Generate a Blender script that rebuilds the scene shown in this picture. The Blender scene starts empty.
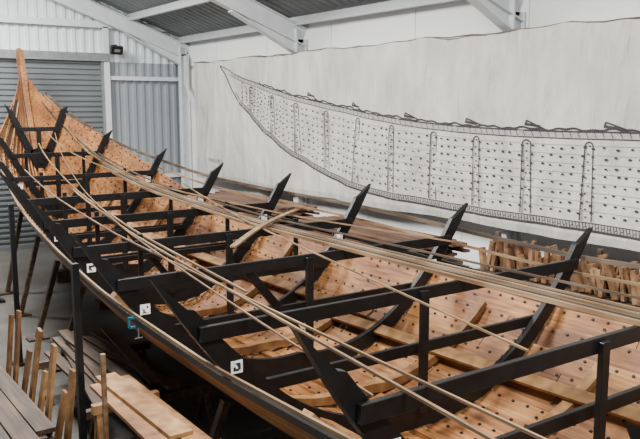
import bpy, bmesh, math, random
from mathutils import Vector, Matrix
random.seed(7)
CX=4.52; YM=4.9
# ---------------------------------------------------------------- materials
def new_mat(name):
    m=bpy.data.materials.new(name); m.use_nodes=True
    nt=m.node_tree; b=nt.nodes['Principled BSDF']; return m,nt,b
def ramp(nt,fac,stops):
    r=nt.nodes.new('ShaderNodeValToRGB'); e=r.color_ramp.elements
    e[0].position=stops[0][0]; e[0].color=(*stops[0][1],1)
    e[1].position=stops[-1][0]; e[1].color=(*stops[-1][1],1)
    for p,c in stops[1:-1]:
        x=e.new(p); x.color=(*c,1)
    nt.links.new(fac,r.inputs[0]); return r.outputs[0]
def mixc(nt,f,a,b,mode='MIX'):
    n=nt.nodes.new('ShaderNodeMix'); n.data_type='RGBA'; n.blend_type=mode
    for i,v in ((0,f),(6,a),(7,b)):
        if hasattr(v,'links') or hasattr(v,'is_linked'): nt.links.new(v,n.inputs[i])
        elif i==0: n.inputs[0].default_value=v
        else: n.inputs[i].default_value=(*v,1)
    return n.outputs[2]
def noise(nt,scale,vec=(1,1,1),detail=4,off=None):
    tc=nt.nodes.new('ShaderNodeTexCoord'); mp=nt.nodes.new('ShaderNodeMapping')
    mp.inputs['Scale'].default_value=vec
    nt.links.new(tc.outputs['Object'],mp.inputs[0])
    n=nt.nodes.new('ShaderNodeTexNoise'); n.inputs['Scale'].default_value=scale; n.inputs['Detail'].default_value=detail
    nt.links.new(mp.outputs[0],n.inputs['Vector'])
    return n.outputs['Fac']
def bump(nt,b,h,s=.3,d=.01):
    n=nt.nodes.new('ShaderNodeBump'); n.inputs['Strength'].default_value=s; n.inputs['Distance'].default_value=d
    nt.links.new(h,n.inputs['Height']); nt.links.new(n.outputs[0],b.inputs['Normal'])
def wood(name,dark,mid,light,grain=(14,.9,14),rough=.6,var=.9,patch=.9):
    m,nt,b=new_mat(name)
    g=noise(nt,1.6,grain,6)
    c=ramp(nt,g,[(.3,dark),(.5,mid),(.72,light)])
    geo=nt.nodes.new('ShaderNodeNewGeometry')
    v=ramp(nt,geo.outputs['Random Per Island'],[(0,(.50,.41,.34)),(.3,(.86,.82,.77)),(.7,(1.0,1.0,1.0)),(1,(.86,.68,.50))])
    c=mixc(nt,var,c,v,'MULTIPLY')
    big=noise(nt,2.0,(1,.6,1),6)
    c=mixc(nt,patch,c,ramp(nt,big,[(.38,(.48,.39,.31)),(.62,(1,1,1))]),'MULTIPLY')
    nt.links.new(c,b.inputs['Base Color']); b.inputs['Roughness'].default_value=rough
    bump(nt,b,g,.3,.01); return m
def plain(name,col,rough=.6,metal=0,var=.15,scale=6,bs=.15):
    m,nt,b=new_mat(name)
    n=noise(nt,scale)
    lo=tuple(c*(1-var) for c in col); hi=tuple(min(1,c*(1+var)) for c in col)
    nt.links.new(ramp(nt,n,[(.3,lo),(.7,hi)]),b.inputs['Base Color'])
    b.inputs['Roughness'].default_value=rough; b.inputs['Metallic'].default_value=metal
    bump(nt,b,n,bs,.004); return m
M_plank=wood('oak_planking',(.135,.05,.012),(.30,.128,.034),(.44,.22,.070),(22,1.1,22))
M_rib=wood('fresh_oak',(.20,.095,.032),(.34,.18,.065),(.46,.275,.115),(5,5,5))
M_batten=wood('pine_batten',(.15,.092,.046),(.26,.175,.095),(.37,.265,.155))
M_batdk=wood('weathered_batten',(.04,.03,.024),(.09,.068,.05),(.17,.13,.095))
M_stack=wood('reddish_sawn_timber',(.075,.035,.02),(.155,.078,.045),(.25,.14,.085))
M_clut=wood('old_boards',(.035,.022,.013),(.085,.053,.031),(.165,.108,.063))
M_black=plain('black_painted_plywood',(.0055,.0055,.006),.42,0,.4,9)
M_black.node_tree.nodes['Principled BSDF'].inputs['Specular IOR Level'].default_value=.35
M_rivet=plain('iron_rivets',(.02,.016,.014),.6,.4)
M_white=plain('white_painted_steel',(.58,.605,.62),.45,0,.06)
M_wall=plain('white_wall_boards',(.76,.77,.765),.8,0,.04,.8)
M_roof=plain('grey_roof_sheet',(.18,.195,.20),.6,0,.08,1)
M_purl=plain('grey_purlin_steel',(.42,.44,.45),.5,.1,.06)
M_clad=plain('grey_cladding',(.27,.30,.325),.5,.1,.06,1)
M_shut=plain('roller_shutter_steel',(.15,.163,.172),.45,.2,.08,1)
M_trans=plain('pale_cladding_panel',(.64,.69,.72),.5,0,.05,1)
M_ink=plain('drawing_ink',(.035,.03,.035),.9,0,.3)
M_inkl=plain('drawing_grey_tone',(.33,.32,.31),.9,0,.2,30)
M_teal=plain('teal_clamp_paint',(.01,.11,.16),.4)
M_steel=plain('galvanised_steel',(.3,.31,.32),.4,.7)
def m_floor():
    m,nt,b=new_mat('concrete_floor')
    n=noise(nt,.9,(1,1,1),6); n2=noise(nt,22,(1,1,1),5)
    c=ramp(nt,n,[(.3,(.06,.057,.052)),(.55,(.10,.094,.085)),(.75,(.155,.145,.13))])
    c=mixc(nt,.5,c,ramp(nt,n2,[(.4,(.7,.68,.65)),(.6,(1,1,1))]),'MULTIPLY')
    nt.links.new(c,b.inputs['Base Color']); b.inputs['Roughness'].default_value=.85
    bump(nt,b,n2,.2,.01); return m
M_floor=m_floor()
def m_banner(name,k):
    m,nt,b=new_mat(name)
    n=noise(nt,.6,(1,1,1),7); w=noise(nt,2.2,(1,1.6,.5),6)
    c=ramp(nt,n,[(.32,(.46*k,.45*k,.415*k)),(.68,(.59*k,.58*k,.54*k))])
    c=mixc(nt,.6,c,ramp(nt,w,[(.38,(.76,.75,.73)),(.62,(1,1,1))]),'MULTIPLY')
    nt.links.new(c,b.inputs['Base Color']); b.inputs['Roughness'].default_value=.9
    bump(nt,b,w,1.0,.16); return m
M_banner=m_banner('banner_cloth',1.0)
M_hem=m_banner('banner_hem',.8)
def m_marker():
    m,nt,b=new_mat('printed_marker')
    tc=nt.nodes.new('ShaderNodeTexCoord')
    ch=nt.nodes.new('ShaderNodeTexVoronoi'); ch.distance='CHEBYCHEV'; ch.inputs['Scale'].default_value=38
    nt.links.new(tc.outputs['Object'],ch.inputs['Vector'])
    sep=nt.nodes.new('ShaderNodeSeparateColor'); nt.links.new(ch.outputs['Color'],sep.inputs[0])
    r=nt.nodes.new('ShaderNodeMath'); r.operation='GREATER_THAN'; r.inputs[1].default_value=.5
    nt.links.new(sep.outputs[0],r.inputs[0])
    c=mixc(nt,r.outputs[0],(.02,.02,.02),(.85,.85,.85))
    nt.links.new(c,b.inputs['Base Color']); b.inputs['Roughness'].default_value=.6
    return m
M_marker=m_marker()
M_paper=plain('white_paper',(.9,.9,.89),.7,0,.02)
# ---------------------------------------------------------------- helpers
def finish(bm,name,mats,parent=None,smooth=False,loc=None):
    bmesh.ops.recalc_face_normals(bm,faces=bm.faces)
    me=bpy.data.meshes.new(name); bm.to_mesh(me); bm.free()
    if not isinstance(mats,(list,tuple)): mats=[mats]
    for m in mats: me.materials.append(m)
    if smooth:
        for p in me.polygons: p.use_smooth=True
    o=bpy.data.objects.new(name,me); bpy.context.scene.collection.objects.link(o)
    if parent: o.parent=parent
    return o
def empty(name,loc=(0,0,0)):
    e=bpy.data.objects.new(name,None); bpy.context.scene.collection.objects.link(e); e.empty_display_size=.3
    return e
def box(bm,c,s,rot=None,mi=0):
    vs=[]
    for dx in (-.5,.5):
        for dy in (-.5,.5):
            for dz in (-.5,.5):
                v=Vector((dx*s[0],dy*s[1],dz*s[2]))
                if rot is not None: v=rot@v
                vs.append(bm.verts.new(v+Vector(c)))
    for f in ((0,1,3,2),(4,6,7,5),(0,4,5,1),(2,3,7,6),(0,2,6,4),(1,5,7,3)):
        fc=bm.faces.new([vs[i] for i in f]); fc.material_index=mi
def sweep(bm,pts,w,h,up=(0,0,1),mi=0):
    pts=[Vector(p) for p in pts]; n=len(pts); rings=[]
    for i,p in enumerate(pts):
        t=(pts[min(i+1,n-1)]-pts[max(i-1,0)]).normalized()
        u=up(i) if callable(up) else Vector(up)
        side=t.cross(u).normalized(); u2=side.cross(t).normalized()
        ww=w[i] if isinstance(w,(list,tuple)) else w
        hh=h[i] if isinstance(h,(list,tuple)) else h
        rings.append([bm.verts.new(p+side*a*ww/2+u2*b*hh/2) for a,b in ((-1,-1),(1,-1),(1,1),(-1,1))])
    for i in range(n-1):
        for k in range(4):
            f=bm.faces.new([rings[i][k],rings[i][(k+1)%4],rings[i+1][(k+1)%4],rings[i+1][k]]); f.material_index=mi
    for r in (rings[0],rings[-1]):
        f=bm.faces.new(r); f.material_index=mi
def prism(bm,poly,axis,a,b,mi=0):
    def P(p,t):
        return (p[0],t,p[1]) if axis=='y' else ((t,p[0],p[1]) if axis=='x' else (p[0],p[1],t))
    A=[bm.verts.new(P(p,a)) for p in poly]; B=[bm.verts.new(P(p,b)) for p in poly]
    n=len(poly)
    bm.faces.new(A).material_index=mi; bm.faces.new(B[::-1]).material_index=mi
    for i in range(n): bm.faces.new([A[i],A[(i+1)%n],B[(i+1)%n],B[i]]).material_index=mi
def strip_solid(bm,outer,inner,axis,a,b,mi=0):
    def P(p,t): return (p[0],t,p[1]) if axis=='y' else (t,p[0],p[1])
    n=len(outer)
    oa=[bm.verts.new(P(p,a)) for p in outer]; ia=[bm.verts.new(P(p,a)) for p in inner]
    ob=[bm.verts.new(P(p,b)) for p in outer]; ib=[bm.verts.new(P(p,b)) for p in inner]
    for i in range(n-1):
        for q in ([oa[i],oa[i+1],ia[i+1],ia[i]],[ob[i],ib[i],ib[i+1],ob[i+1]],[oa[i],ob[i],ob[i+1],oa[i+1]],[ia[i],ia[i+1],ib[i+1],ib[i]]):
            bm.faces.new(q).material_index=mi
    for j in (0,n-1): bm.faces.new([oa[j],ia[j],ib[j],ob[j]]).material_index=mi
def herm(kn):
    xs=[k[0] for k in kn]; ys=[k[1] for k in kn]; n=len(kn)
    sl=[(ys[i+1]-ys[i])/(xs[i+1]-xs[i]) for i in range(n-1)]
    m=[sl[0]]
    for i in range(1,n-1):
        m.append(0 if sl[i-1]*sl[i]<=0 else 2*sl[i-1]*sl[i]/(sl[i-1]+sl[i]))
    m.append(sl[-1])
    def f(x):
        if x<=xs[0]: return ys[0]
        if x>=xs[-1]: return ys[-1]
        i=max(j for j in range(n-1) if xs[j]<=x)
        h=xs[i+1]-xs[i]; t=(x-xs[i])/h
        return (2*t**3-3*t*t+1)*ys[i]+(t**3-2*t*t+t)*h*m[i]+(-2*t**3+3*t*t)*ys[i+1]+(t**3-t*t)*h*m[i+1]
    return f
# ---------------------------------------------------------------- hull form (t = distance from midship)
fW=herm([(0,2.45),(1.8,2.44),(3.6,2.33),(5.4,2.14),(7.25,1.9),(9.05,1.62),(10.85,1.2),(12.1,.68),(12.8,.28),(13.2,.06)])
fT=herm([(0,2.06),(1.8,2.14),(3.6,2.24),(5.4,2.28),(7.25,2.35),(9.05,2.55),(10.85,2.88),(12.1,3.4),(12.8,3.9),(13.2,4.35)])
fK=herm([(0,.5),(6,.5),(8,.54),(9.5,.7),(10.5,.95),(11.3,1.35),(12,1.9),(12.45,2.4),(12.8,3.05),(13.05,3.7),(13.3,4.7)])
fP=herm([(0,1.36),(3.6,1.46),(7.25,1.8),(9.05,2.2),(10.85,2.75),(12.1,3.25),(12.8,3.75),(13.1,4.1)])
fB=herm([(0,1.87),(3.6,1.88),(5.4,1.94),(7.25,2.03),(9.05,2.22),(10.85,2.52),(12.1,3.0)])
def ex(t): return 2.4-1.15*max(0,min(1,(t-3)/8.5))
def sec(y,sgn,s,off=0.0):
    t=abs(y-YM); W=fW(t); K=fK(t); T=max(fT(t),K+.05); e=ex(t)
    def p(q): return (.04+(W-.04)*q, K+(T-K)*max(q,0)**e)
    x,z=p(s)
    if off:
        a=p(max(0,s-.02)); b=p(s+.02)
        d=Vector((b[0]-a[0],b[1]-a[1])).normalized(); x+=-d[1]*off; z+=d[0]*off
        x=max(x,.0)
    return (CX+sgn*x, z)
def s_at_z(y,z):
    t=abs(y-YM); K=fK(t); T=max(fT(t),K+.05)
    return max(.01,((z-K)/(T-K)))**(1/ex(t)) if z>K else .01
def arc_s(y,smax,fr):
    N=24; L=[0]; last=sec(y,1,0)
    for i in range(1,N+1):
        q=sec(y,1,smax*i/N); L.append(L[-1]+math.hypot(q[0]-last[0],q[1]-last[1])); last=q
    out=[]
    for f in fr:
        d=f*L[-1]
        for i in range(N):
            if d<=L[i+1]+1e-9:
                out.append(smax*(i+(d-L[i])/max(1e-9,L[i+1]-L[i]))/N); break
    return out
# ---------------------------------------------------------------- ship
ship=empty('wooden_longship')
NS=9; fr=[k/NS for k in range(NS+1)]
T_END=13.08
def yrange(a,b,st=.25):
    n=max(2,int((b-a)/st)+1); return [a+(b-a)*i/(n-1) for i in range(n)]
cache={}
def arcs(y):
    k=round(y,4)
    if k not in cache:
        t=abs(y-YM); sp=min(1,s_at_z(y,max(fP(t),fK(t)+.03)))
        cache[k]=arc_s(y,sp,fr)
    return cache[k]
bm=bmesh.new(); rv=bmesh.new(); TH=.030
for sgn in (-1,1):
    for k in range(NS):
        y0=YM-T_END; cuts=[y0]; q=y0+1.5+((k*2.3+ (sgn>0)*1.1)%2.6)
        while q<YM+T_END-1.2: cuts.append(q); q+=2.3+((k*37)%10)*.13
        cuts.append(YM+T_END)
        for a,b in zip(cuts[:-1],cuts[1:]):
            rings=[]
            for y in yrange(a+.005,b-.005):
                A=arcs(y); s0,s1=A[k],A[k+1]; t=abs(y-YM)
                f=min(1,(13.2-t)/2.0)
                lap=.042*f
                sa=max(0,s0-.02*f) if k else s0
                sm=(sa+s1)/2
                row=[]
                for s,o in ((sa,-lap),(sm,-lap*.5),(s1,0)): row.append(sec(y,sgn,s,o))
                for s,o in ((s1,TH*f+.004),(sm,TH*f-lap*.5+.004),(sa,TH*f-lap+.004)): row.append(sec(y,sgn,s,o))
                rings.append([bm.verts.new((p[0],y,p[1])) for p in row])
            for i in range(len(rings)-1):
                for j in range(6):
                    bm.faces.new([rings[i][j],rings[i][(j+1)%6],rings[i+1][(j+1)%6],rings[i+1][j]])
            bm.faces.new(rings[0]); bm.faces.new(rings[-1])
        y=YM-12.4
        while y<YM+12.5:
            A=arcs(y)
            for s,skip in ((A[k+1]-.012,False),((A[k]+A[k+1])/2,True)):
                if skip and (int(round(y/.17))%5): continue
                p=sec(y,sgn,s,TH+.010); q=sec(y,sgn,s+.02,TH+.010)
                d=Vector((q[0]-p[0],0,q[1]-p[1])).normalized()
                ang=math.atan2(d.z,d.x); R=Matrix.Rotation(-ang,3,'Y')
                box(rv,(p[0],y,p[1]),(.023,.023,.012),R)
            y+=.17
finish(bm,'hull_planking',M_plank,ship)
finish(rv,'rivets',M_rivet,ship)
def keelpt(sgn,t): return (CX,YM+sgn*t,fK(t)-.03)
ts=[i*.3 for i in range(0,40)]+[12.0+.1*i for i in range(0,14)]
ts=[t for t in ts if t<=13.3]
pts=[keelpt(-1,t) for t in reversed(ts)]+[keelpt(1,t) for t in ts[1:]]
bm=bmesh.new()
def upn(i):
    a=Vector(pts[max(i-1,0)]); b=Vector(pts[min(i+1,len(pts)-1)]); t=(b-a).normalized()
    return Vector((1,0,0)).cross(t)
hs=[]
for p in pts:
    t=abs(p[1]-YM); hs.append(.15 if t<10 else .15+.10*min(1,(t-10)/2))
sweep(bm,pts,.11,hs,upn)
finish(bm,'keel_and_stem_post',M_plank,ship)
for sg,nm in ((1,'bow_stem_head'),(-1,'stern_stem_head')):
    bm=bmesh.new()
    c=[(CX,YM+sg*13.22,4.25),(CX,YM+sg*13.31,4.50),(CX,YM+sg*13.36,4.66),(CX,YM+sg*13.36,4.74)]
    sweep(bm,c,[.11,.1,.09,.07],[.26,.24,.20,.10],(0,sg,0))
    finish(bm,nm,M_plank,ship)
bm=bmesh.new()
for i,y in enumerate([2.2,4.0,5.75,7.6,9.4,11.2,13.0,14.8,.4,-1.4]):
    lo,hi=(-.78,.62) if i%2 else (-.5,.72)
    n=22; P=[]
    for j in range(n+1):
        s=lo+(hi-lo)*j/n; sg=1 if s>=0 else -1
        x,z=sec(y,sg,abs(s),.085)
        if abs(s)<.06: z+=.02
        P.append((x,y+.05*math.sin(s*3+i),z))
    hh=[.10-.04*abs(j/n-.5)*2 for j in range(n+1)]
    sweep(bm,P,.11,hh,(0,.0,1))
finish(bm,'oak_ribs',M_rib,ship)
bm=bmesh.new()
for (ya,yb,sg,s0,s1) in ((1.0,7.5,1,.50,.42),(2.5,9.5,-1,.42,.5),(7.0,14.5,1,.5,.45)):
    P=[]
    for j in range(16):
        y=ya+(yb-ya)*j/15; s=s0+(s1-s0)*j/15
        x,z=sec(y,sg,s,.16); P.append((x,y,z))
    sweep(bm,P,.14,.035,(-.5*sg,0,1))
finish(bm,'loose_stringer_planks',M_rib,ship)
# ---------------------------------------------------------------- black mould frames
def mould(y,mark=True):
    t=abs(y-YM); e=empty('black_mould_frame')
    bm=bmesh.new(); outer=[];inner=[]
    N=26
    for j in range(-N,N+1):
        s=abs(j)/N; sg=1 if j>=0 else -1
        wd=.175 if sg<0 else .145
        if t>9: wd=.12
        dep=wd+.05*max(0,1-s*1.6)
        if sg<0 and s>.8: dep*=1-.35*(s-.8)/.2
        if abs(j)==N:
            k=.045 if sg<0 else .02
            o=sec(y,sg,s+k,.045); i_=sec(y,sg,s-.035,.045+dep*.75)
        else:
            o=sec(y,sg,s,.045); i_=sec(y,sg,min(s,.955),.045+dep)
        if s*fW(t)<dep+.12:
            i_=(CX+sg*s*fW(t)*.8 if j else CX, max(i_[1],sec(y,1,min(1,(dep+.12)/fW(t)),.045+dep)[1]))
        outer.append(o); inner.append(i_)
    strip_solid(bm,outer,inner,'y',y-.03,y+.03)
    finish(bm,'curved_mould',M_black,e)
    zb=fB(t); bm=bmesh.new()
    def beam(zc,h,ext,dy,th=.045):
        s=s_at_z(y,zc); xw=min(fW(t)*s+ext,fW(t)+.05)
        box(bm,(CX,y+dy,zc),(2*xw,th,h)); return xw
    bh=.115 if t<9 else .09
    beam(zb-bh/2,bh,-.10,-.0555)
    K=fK(t)
    zl=K+(zb-K)*.56
    if t<11: beam(zl,bh*.9,-.14,.0555)
    if 3<t<8: beam(zl,bh*.7,-.14,-.0555)
    box(bm,(CX-.02,y-.10,(zb+K+.2)/2),(.085,.045,zb-K-.25))
    if 3<t<11:
        for q in (-1,1):
            xx=CX+q*fW(t)*.48; box(bm,(xx,y+.10,(zb+zl)/2),(.06,.04,zb-zl+.1))
    if abs(y-6.7)<.1 or abs(y-10.3)<.1:
        sweep(bm,[(CX-.75,y+.06,zb-.05),(CX+.1,y+.06,K+.3)],.045,.09,(0,0,1))
    o=finish(bm,'cross_beams',M_black,e)
    bv=o.modifiers.new('edge','BEVEL'); bv.width=.004; bv.segments=1
    bm=bmesh.new(); mk=bmesh.new()
    for sg in (-1,1):
        s=.80 if sg<0 else .80
        c=sec(y,sg,s,.045+(.09 if sg<0 else .085))
        sz=.10
        if y>0 and y<14:
            yo=y-.033
            box(bm,(c[0],yo,c[1]),(sz,.004,sz)); box(mk,(c[0],yo-.004,c[1]),(sz*.62,.004,sz*.62))
    if len(bm.verts): finish(bm,'marker_paper',M_paper,e); finish(mk,'marker_print',M_marker,e)
    else: bm.free(); mk.free()
    return e
STN=[3.1,4.9,6.7,8.5,10.3,12.15,13.95,15.75,17.0]
for y in STN: mould(y)
for y in [1.3,-.5,-2.3,-4.1,-5.9]: mould(y)
for y in (6.7,10.3,13.95):
    t=abs(y-YM); bm=bmesh.new(); x=CX-fW(t)-.02
    box(bm,(x,y+.09,(fT(t)-.1)/2),(.06,.06,fT(t)-.1)); box(bm,(x,y+.09,.02),(.2,.2,.04))
    finish(bm,'black_prop_post',M_black)
# ---------------------------------------------------------------- ribbands
def ribband(sg,s,w,h,mat,off=-.03,ya=-4,yb=17.6,dz=0,name='sheer_batten'):
    P=[]; n=60
    for j in range(n+1):
        y=ya+(yb-ya)*j/n; x,z=sec(y,sg,s,off); P.append((x,y,z+dz))
    bm=bmesh.new(); sweep(bm,P,w,h,(0,0,1)); finish(bm,name,mat,ship)
ribband(-1,.80,.03,.055,M_black,.0)
ribband(-1,.85,.022,.03,M_batten,.0)
ribband(-1,.735,.025,.03,M_batten,.02)
ribband(1,.945,.04,.045,M_batdk)
ribband(1,.90,.03,.03,M_batten)
ribband(1,.83,.03,.05,M_black)
ribband(1,.77,.03,.04,M_batdk,-.0)
def bz(y): return fB(abs(y-YM))+.02
def lay(xa,ya,xb,yb,w,h,mat,dz=0,name='long_batten',sag=0):
    P=[]; n=24
    for j in range(n+1):
        f=j/n; y=ya+(yb-ya)*f; P.append((xa+(xb-xa)*f+sag*math.sin(f*math.pi),y,bz(y)+dz))
    bm=bmesh.new(); sweep(bm,P,w,h); finish(bm,name,mat)
lay(4.95,-3,4.98,13.8,.04,.035,M_batten)
lay(5.04,-2,5.07,14.6,.045,.035,M_batdk)
lay(5.13,-3,5.15,12.4,.035,.04,M_batten)
lay(5.22,-1,5.2,16.0,.04,.035,M_batdk)
lay(5.34,0,5.10,17.0,.025,.025,M_batten,.0)
lay(5.75,-1,5.30,15.5,.022,.02,M_batdk,.0)
lay(2.55,1.8,3.85,12.6,.02,.018,M_batten)
lay(2.75,1.2,3.55,14.4,.016,.016,M_batten,.0)
lay(3.1,5.5,4.3,16.2,.02,.018,M_batten,.0)
lay(3.7,3.0,5.7,12.3,.015,.014,M_batten,.04)
lay(2.45,3.0,4.75,16.6,.012,.012,M_batten,.03,sag=-.1)
lay(6.2,6.0,4.6,16.6,.016,.016,M_batten,.02)
bm=bmesh.new(); P=[]
for j in range(13):
    f=j/12; P.append((3.85+2.1*f,7.1+1.95*f+.12*math.sin(f*3.14),1.955+.02*f))
sweep(bm,P,.07,.022); finish(bm,'loose_curved_plank',M_batten)
for y in (-4,-.5,2.2,5.8,9.4,12.6,15.0):
    t=abs(y-YM); top=fK(t)-.125; bm=bmesh.new(); z=0; n=3
    for i in range(n):
        h=top/n
        box(bm,(CX,y,z+h/2),(.7-.12*i,.25,h-.004) if i%2==0 else (.3,.45,h-.004)); z+=h
    finish(bm,'keel_block',M_clut)
for y in (1.8,5.6,9.9,11.4,12.9,14.6):
    for sg in (-1,1):
        bm=bmesh.new(); p=sec(y,sg,.62,-.075)
        a=Vector((p[0],y,p[1]-.02)); b=Vector((p[0]+sg*.35,y,.03))
        sweep(bm,[b,a],.07,.07,(0,1,0)); box(bm,(b.x,y,.015),(.3,.2,.03))
        finish(bm,'timber_shore',M_clut)
e=empty('teal_g_clamp'); bm=bmesh.new(); c=sec(6.7,-1,.80,-.01)
for dx,dz,sx,sz in ((0,.045,.11,.018),(0,-.045,.11,.018),(-.05,0,.018,.10)): box(bm,(c[0]+dx-.02,6.62,c[1]+dz),(sx,.025,sz))
finish(bm,'clamp_frame',M_teal,e)
bm=bmesh.new(); bmesh.ops.create_cone(bm,segments=10,radius1=.007,radius2=.007,depth=.14,cap_ends=True,matrix=Matrix.Translation((c[0]+.02,6.62,c[1]-.09)))
box(bm,(c[0]+.02,6.62,c[1]-.16),(.08,.010,.010)); finish(bm,'clamp_screw',M_steel,e)
# ---------------------------------------------------------------- building
XW=8.98; YE=19.15; XL=-3.4; YB=-12; EV=5.12; SL=.37; XR=(XW+XL)/2; RZ=EV+SL*(XW-XR)
bm=bmesh.new(); box(bm,((XW+XL)/2,(YE+YB)/2,-.05),(XW-XL+.4,YE-YB+.4,.1)); finish(bm,'floor',M_floor)
bm=bmesh.new(); y=YB
while y<YE-.01:
    y2=min(YE,y+1.22); box(bm,(XW+.05,(y+y2)/2,2.2),(.08,y2-y-.012,4.4)); y=y2
box(bm,(XW+.1,(YE+YB)/2,EV/2),(.06,YE-YB,EV))
y=YB
while y<YE-.01:
    y2=min(YE,y+2.44); box(bm,(XW+.05,(y+y2)/2,4.8),(.08,y2-y-.014,.62)); y=y2
finish(bm,'wall_right',M_wall)
def corr(bm,x0,x1,z0,z1,y,pitch,dep,vertical=True,mi=0):
    L=(x1-x0) if vertical else (z1-z0); n=max(1,int(L/pitch)); P=[]
    for i in range(n):
        a=i*L/n; p=L/n
        P+=[(a,0),(a+p*.42,0),(a+p*.52,dep),(a+p*.88,dep)]
    P.append((L,0))
    prev=None
    for a,d in P:
        if vertical: q=(bm.verts.new((x0+a,y-d,z0)),bm.verts.new((x0+a,y-d,z1)))
        else: q=(bm.verts.new((x0,y-d,z0+a)),bm.verts.new((x1,y-d,z0+a)))
        if prev: bm.faces.new([prev[0],q[0],q[1],prev[1]]).material_index=mi
        prev=q
DX0,DX1,DZ=2.7,6.72,4.55
bm=bmesh.new()
corr(bm,DX1,XW,0,4.55,YE,.22,.035); corr(bm,XL,DX0,0,4.55,YE,.22,.035)
corr(bm,XL,XW,4.55,RZ+.0,YE,.22,.035,True,1)
box(bm,((XL+XW)/2,YE+.08,RZ/2),(XW-XL,.06,RZ),None,0)
finish(bm,'wall_back',[M_clad,M_trans])
bm=bmesh.new(); corr(bm,DX0+.05,DX1-.05,0,DZ,YE-.06,.13,.040,False)
box(bm,((DX0+DX1)/2,YE-.10,.05),(DX1-DX0-.1,.05,.1))
finish(bm,'door_1',M_shut)
bm=bmesh.new()
for x in (DX0,DX1): box(bm,(x,YE-.10,DZ/2),(.13,.12,DZ))
box(bm,((DX0+DX1)/2,YE-.12,DZ+.10),(DX1-DX0+.25,.2,.2))
finish(bm,'trim_1',M_steel)
bm=bmesh.new()
box(bm,((XL+XW)/2,YE-.12,5.45),(XW-XL,.12,.16))
box(bm,(DX1+.08,YE-.13,2.7),(.14,.1,5.4))
for z in (1.6,4.15): box(bm,((DX1+XW)/2+.05,YE-.09,z),(XW-DX1-.1,.08,.10))
finish(bm,'trim_2',M_white)
def ibeam(bm,a,b,hgt,wid,up):
    a=Vector(a);b=Vector(b); t=(b-a).normalized(); up=Vector(up); s=t.cross(up).normalized(); u=s.cross(t)
    sweep(bm,[a,b],.02,hgt,up)
    for k in (-1,1): sweep(bm,[a+u*k*hgt/2,b+u*k*hgt/2],wid,.022,up)
for y in (YE-.3,13.3,7.65,2.0,-3.65,-9.3):
    bm=bmesh.new()
    for sg,xc in ((1,XW-.14),(-1,XL+.14)):
        ibeam(bm,(xc,y,0),(xc,y,EV-.32),.22,.17,(1,0,0))
        ibeam(bm,(xc+sg*.1,y,EV-.28),(XR,y,RZ-.28),.34,.19,(0,0,1))
        prism(bm,[(xc-sg*.12,EV-.35),(xc-sg*1.5,EV-.35+SL*1.4),(xc-sg*.12,EV-.60)],'y',y-.012,y+.012)
        sweep(bm,[(xc-sg*.12,y,EV-.60),(xc-sg*1.6,y,EV-.42+SL*1.5)],.19,.02)
        box(bm,(xc-sg*.13,y,EV-.36),(.03,.2,.48))
    finish(bm,'steel_portal_frame',M_white)
bm=bmesh.new()
for sg,xe in ((1,XW+.1),(-1,XL-.1)):
    n=int((YE-YB)/.25); prev=None
    for i in range(n):
        for f,d in ((0,0),(.4,0),(.5,.035),(.9,.035)):
            y=YB+(i+f)*(YE-YB)/n
            q=(bm.verts.new((xe,y,EV+.05-SL*.1+d)),bm.verts.new((XR,y,RZ+.05+d)))
            if prev: bm.faces.new([prev[0],q[0],q[1],prev[1]])
            prev=q
finish(bm,'ceiling',M_roof)
bm=bmesh.new()
for sg,xe in ((1,XW),(-1,XL)):
    for i in range(5):
        x=xe-sg*(.25+i*1.35); z=EV+SL*abs(xe-x)-.06
        box(bm,(x,(YE+YB)/2,z),(.05,YE-YB-.1,.16)); box(bm,(x+.03,(YE+YB)/2,z-.07),(.07,YE-YB-.1,.02))
finish(bm,'roof_purlins',M_purl)
bm=bmesh.new(); sweep(bm,[(8.8,YE-.5,4.75),(8.8,YE-.5,4.0),(8.75,17.9,3.2)],.07,.07,(1,0,0)); finish(bm,'wall_brace',M_white)
e=empty('floodlight'); bm=bmesh.new()
box(bm,(7.0,YE-.35,4.83),(.3,.1,.2),Matrix.Rotation(.4,3,'X')); box(bm,(7.0,YE-.2,4.95),(.05,.25,.04)); finish(bm,'lamp_housing',M_black,e)
bm=bmesh.new()
for i in range(5): box(bm,(6.9+.05*i,YE-.27,4.86),(.012,.08,.16),Matrix.Rotation(.4,3,'X'))
finish(bm,'cooling_fins',M_black,e)
bm=bmesh.new(); box(bm,(7.0,YE-.405,4.81),(.14,.01,.07),Matrix.Rotation(.4,3,'X')); finish(bm,'lamp_glass',M_steel,e)
# ---------------------------------------------------------------- banner
ban=empty('ship_drawing_banner'); XB=8.59
def bx(y,z):
    return XB+.030*math.sin(y*2.1+z*.6)+.018*math.sin(y*5.3+1.2*z)+.014*math.sin(z*3+y)+.012*math.sin(y*9+z*5)+.02*math.sin((y*.8-z*2.2)*1.7)*max(0,(z-3)/1.5)
def btop(y): return 4.48-.07*abs(math.sin((y-1.0)*math.pi/2.8))**.8*0.6+.05+.012*math.sin(y*7)
bm=bmesh.new(); NY,NZ=240,28; ya,yb=1.0,17.75; grid=[]
for i in range(NY+1):
    y=ya+(yb-ya)*i/NY; row=[]
    zt=btop(y); zb=1.66+.015*math.sin(y*1.7)
    for j in range(NZ+1): z=zb+(zt-zb)*j/NZ; row.append(bm.verts.new((bx(y,z),y,z)))
    grid.append(row)
for i in range(NY):
    for j in range(NZ):
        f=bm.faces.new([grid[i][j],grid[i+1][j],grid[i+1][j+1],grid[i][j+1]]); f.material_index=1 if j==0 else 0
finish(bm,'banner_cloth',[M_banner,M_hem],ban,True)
bm=bmesh.new(); sweep(bm,[(8.60,y*.25+1,btop(y*.25+1)+.01) for y in range(0,68)],.015,.02,(0,0,1)); finish(bm,'banner_cord',M_batdk,ban)
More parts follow.
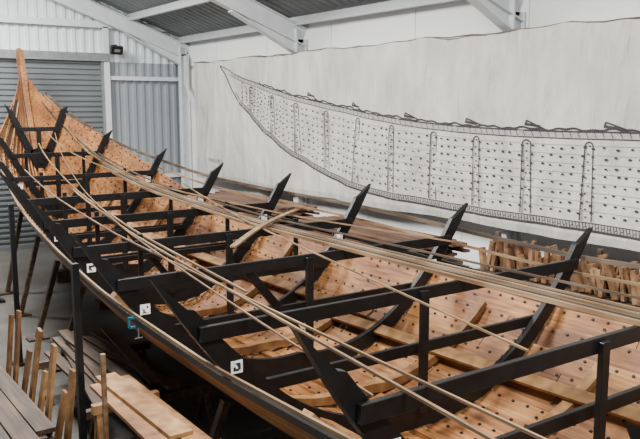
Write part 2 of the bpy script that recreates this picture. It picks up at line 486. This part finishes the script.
Dsh=herm([(0.9,3.13),(5.44,3.12),(6.63,3.11),(7.69,3.12),(8.95,3.16),(10.06,3.25),(11.5,3.42),(13,3.64),(15.03,4.02),(16.2,4.38)])
Dk=herm([(0.9,1.84),(5.36,1.82),(6.9,1.82),(8.25,1.82),(9.9,1.85),(11.3,1.98),(13,2.38),(14.4,2.93),(15.5,3.58),(16.2,4.36)])
ik=bmesh.new()
def ink(p0,p1,w=.018,mi=0):
    (y0,z0),(y1,z1)=p0,p1; d=Vector((y1-y0,z1-z0))
    if d.length<1e-5: return
    n=Vector((-d.y,d.x)).normalized()*w/2
    q=[(y0+n.x,z0+n.y),(y0-n.x,z0-n.y),(y1-n.x,z1-n.y),(y1+n.x,z1+n.y)]
    ik.faces.new([ik.verts.new((bx(a,b)-.010-.003*(mi==0),a,b)) for a,b in q]).material_index=mi
def line(f,a,b,w,off=0,n=90,mi=0):
    for i in range(n):
        u=a+(b-a)*i/n; v=a+(b-a)*(i+1)/n; ink((u,f(u)+off),(v,f(v)+off),w,mi)
def dot(y,z,r=.02):
    vs=[ik.verts.new((bx(y,z)-.014,y+r*1.4*math.cos(k*math.pi/3),z+r*.85*math.sin(k*math.pi/3))) for k in range(6)]
    ik.faces.new(vs)
line(Dk,1.05,16.2,.030); line(Dk,1.05,15.6,.014,.10); line(Dk,1.05,15.6,.09,.05,180,1)
for i in range(300):
    y=1.1+14.3*i/300; ink((y,Dk(y)+.01),(y+.02,Dk(y)+.1),.013)
    if i%2: ink((y,Dk(y)+.06),(y+.06,Dk(y)+.03),.010)
line(Dsh,1.05,16.2,.024); line(Dsh,1.05,15.9,.012,-.09); line(Dsh,1.05,15.7,.08,-.045,180,1)
def jag(y): return Dsh(y)+.03+.012*math.sin(y*9)+.010*math.sin(y*23)
line(jag,1.05,14.6,.026,0,220)
for yy in (2.1,3.4,4.6,5.9,7.1,8.3,9.7,11.2,12.6):
    ink((yy-.30,jag(yy-.3)),(yy,jag(yy)+.10),.022); ink((yy,jag(yy)+.10),(yy+.02,jag(yy)+.03),.024); ink((yy-.20,jag(yy)+.02),(yy+.02,jag(yy)+.05),.035)
for i in range(240):
    y=1.1+14.6*i/240
    if i%2: ink((y,Dsh(y)-.075),(y+.03,Dsh(y)-.01),.012)
for k in range(1,9):
    f=k/9
    def g(y,f=f): return Dk(y)+.1+(Dsh(y)-.09-Dk(y)-.1)*f
    y=1.1
    while y<15.4:
        if g(y)<Dsh(y)-.08 and (g(y)-Dk(y))>.08: dot(y+random.uniform(-.03,.03),g(y)+random.uniform(-.018,.018),random.uniform(.016,.023))
        y+=.165
    line(g,1.05,15.3,.006,.035,90,1)
for i in range(15):
    y=14.95-.98*i
    if y<1.2: break
    zt=Dsh(y)-.13; zb=Dk(y)+.12
    if zt-zb<.25: continue
    for s in (-.085,.085): ink((y+s,zb),(y+s*.75,zt-.06),.017)
    for a in range(6):
        a0=math.pi*a/6; a1=math.pi*(a+1)/6
        ink((y+.064*math.cos(a0),zt-.06+.06*math.sin(a0)),(y+.064*math.cos(a1),zt-.06+.06*math.sin(a1)),.017)
    for q in range(10): dot(y+.02*math.sin(q*9),zb+(zt-zb)*(q+.5)/10,.014)
    for q in range(int((zt-zb)/.03)): ink((y+.035,zb+.03*q),(y+.065,zb+.03*q+.02),.009)
finish(ik,'ship_line_drawing',[M_ink,M_inkl],ban)
cu=bpy.data.curves.new('banner_lettering','FONT'); cu.body='saxonship'; cu.size=.17; cu.extrude=.001
cu.materials.append(M_inkl); o=bpy.data.objects.new('banner_lettering',cu); bpy.context.scene.collection.objects.link(o)
o.location=(8.51,16.9,2.12); o.rotation_euler=(math.radians(90),0,math.radians(-90)); o.parent=ban
# ---------------------------------------------------------------- timber rack beneath banner
e=empty('timber_offcut_rack'); bm=bmesh.new()
for z in (.35,1.10): box(bm,(8.2,4.95,z),(.5,5.1,.05))
for y in (2.45,4.1,5.75,7.45):
    box(bm,(8.42,y,.82),(.06,.06,1.64))
    box(bm,(7.98,y,.55),(.06,.06,1.05))
finish(bm,'rack_frame',M_batdk,e)
bm=bmesh.new()
for z0 in (1.13,.70,.38):
    for xx in (8.03,8.15,8.28):
        y=2.55
        while y<7.35:
            w=random.uniform(.04,.09); h=random.uniform(.28,.50) if z0>1 else random.uniform(.22,.34)
            R=Matrix.Rotation(random.uniform(-.35,.35),3,'X')@Matrix.Rotation(random.uniform(-.2,.1),3,'Y')
            box(bm,(xx+random.uniform(-.04,.04),y,z0+h/2+.02),(random.uniform(.04,.10),w,h),R); y+=w*random.uniform(1.0,1.6)
finish(bm,'timber_offcuts',wood('offcut_timber',(.09,.048,.023),(.22,.12,.06),(.38,.24,.13),(4,4,4)),e)
def stack(name,x0,x1,y0,y1,z0,z1,mat,th=.045,jit=.25):
    bm=bmesh.new(); z=z0
    while z<z1:
        x=x0
        while x<x1-.05:
            w=random.uniform(.14,.24); a=random.uniform(-jit,jit); b=random.uniform(-jit,jit)
            w=min(w,x1-x)
            box(bm,(x+w/2,(y0+y1)/2+(a+b)/2,z+th/2),(w-.012,y1-y0+(b-a),th-.004),Matrix.Rotation(random.uniform(-.015,.015),3,'Z')); x+=w
        z+=th
        if random.random()<.6 and z<z1-.05:
            for q in range(4): box(bm,((x0+x1)/2,y0+.4+(y1-y0-.8)*q/3,z+.012),(x1-x0,.04,.024))
            z+=.025
    return finish(bm,name,mat)
stack('sawn_plank_stack',7.35,8.3,8.1,11.3,.12,1.42,M_stack)
stack('sawn_plank_stack',7.3,8.3,12.0,15.2,.12,1.5,M_stack)
stack('sawn_plank_stack',7.2,7.80,3.8,7.0,.12,1.0,M_stack)
for (yy,x0,x1) in ((8.6,7.35,8.3),(10.6,7.35,8.3),(12.6,7.3,8.3),(14.6,7.3,8.3),(4.2,7.2,7.80),(6.5,7.2,7.80)):
    bm=bmesh.new(); box(bm,((x0+x1)/2,yy,.055),(x1-x0,.12,.11))
    box(bm,((x0+x1)/2,yy,.115),(x1-x0,.10,.005)); finish(bm,'stack_bearer',M_clut)
# near-side clutter
stack('board_pile',1.25,1.90,6.9,9.4,.0,.36,M_clut,.05,.3)
stack('board_pile',1.3,1.90,10.2,12.3,.0,.95,M_clut,.05,.25)
stack('board_pile',1.9,2.55,14.3,16.4,.0,.70,M_stack,.05,.2)
bm=bmesh.new()
for i in range(12):
    a=random.uniform(-.14,.14)
    box(bm,(2.42+.07*i,8.05+.15*(i%4),.498+.034*(i%5)),(.13,2.2,.03),Matrix.Rotation(a,3,'Z'))
finish(bm,'scattered_planks',M_clut)
bm=bmesh.new()
for y in (7.15,8.9):
    box(bm,(2.9,y,.44),(1.4,.08,.08))
    for x in (2.3,3.5):
        for s in (-1,1): sweep(bm,[(x,y+s*.2,0),(x,y,.43)],.05,.05,(1,0,0))
finish(bm,'saw_trestle',M_clut)
bm=bmesh.new()
for i,(x,z) in enumerate(((2.16,.93),(2.38,.93),(2.28,.965))):
    box(bm,(x,5.6+.15*i,z),(.19,2.0-.2*i,.032),Matrix.Rotation(.02*i-.02,3,'Z'))
for y in (4.95,6.2):
    box(bm,(2.27,y,.87),(.6,.07,.08))
    for x in (2.02,2.52):
        for s in (-1,1): sweep(bm,[(x,y+s*.16,0),(x,y,.84)],.045,.045,(1,0,0))
finish(bm,'staging_trestle_boards',M_rib)
bm=bmesh.new()
for i in range(8):
    y=7.1+i*.33; q=random.uniform(-.2,.2)
    sweep(bm,[(1.97,y,0.0),(2.10,y+q,.8+random.uniform(-.2,.3))],.035,.12,(0,1,0))
finish(bm,'leaning_boards',M_rib)
bm=bmesh.new()
for i in range(8):
    y0=4.2+.1*i
    a=Vector((1.2+.08*i,y0,.013+.025*i)); b=Vector((1.2+.06*i,y0+1.7,.013+.026*i)); sweep(bm,[a,b],.10,.024)
finish(bm,'floor_offcuts',M_batten)
bm=bmesh.new(); box(bm,(1.93,5.75,.75),(.035,.035,1.5)); box(bm,(1.93,5.75,.012),(.12,.12,.024)); finish(bm,'wooden_stake',M_batten)
# ---------------------------------------------------------------- lights
w=bpy.data.worlds.new('World'); bpy.context.scene.world=w; w.use_nodes=True
w.node_tree.nodes['Background'].inputs[0].default_value=(.92,.96,1,1); w.node_tree.nodes['Background'].inputs[1].default_value=1.0
def area(loc,tgt,sx,sy,pw,col=(1,.98,.945)):
    l=bpy.data.lights.new('added_overhead_light','AREA'); l.shape='RECTANGLE'; l.size=sx; l.size_y=sy; l.energy=pw; l.color=col  # unseen overhead area lamp, added to brighten the shed interior
    o=bpy.data.objects.new('added_overhead_light',l); bpy.context.scene.collection.objects.link(o); o.location=loc
    o.rotation_euler=(Vector(tgt)-Vector(loc)).to_track_quat('-Z','Y').to_euler(); return o
for y in (0,5.5,11,16):
    bm=bmesh.new(); box(bm,(XR,y,6.52),(.7,2.4,.06)); box(bm,(XR,y-1,6.75),(.02,.02,.42)); box(bm,(XR,y+1,6.75),(.02,.02,.42)); finish(bm,'added_light_housing',M_white)  # made-up housing and hangers for the added lamp, out of view
    area((XR,y,6.45),(XR+2.0,y,0),.6,2.3,900)
# ---------------------------------------------------------------- camera
cam=bpy.data.cameras.new('camera'); co=bpy.data.objects.new('camera',cam); bpy.context.scene.collection.objects.link(co)
co.location=(0,0,3.45); co.rotation_euler=(math.radians(81.5),0,math.radians(-35.1)); cam.lens=42.75; cam.sensor_width=36
cam.clip_start=.05; bpy.context.scene.camera=co
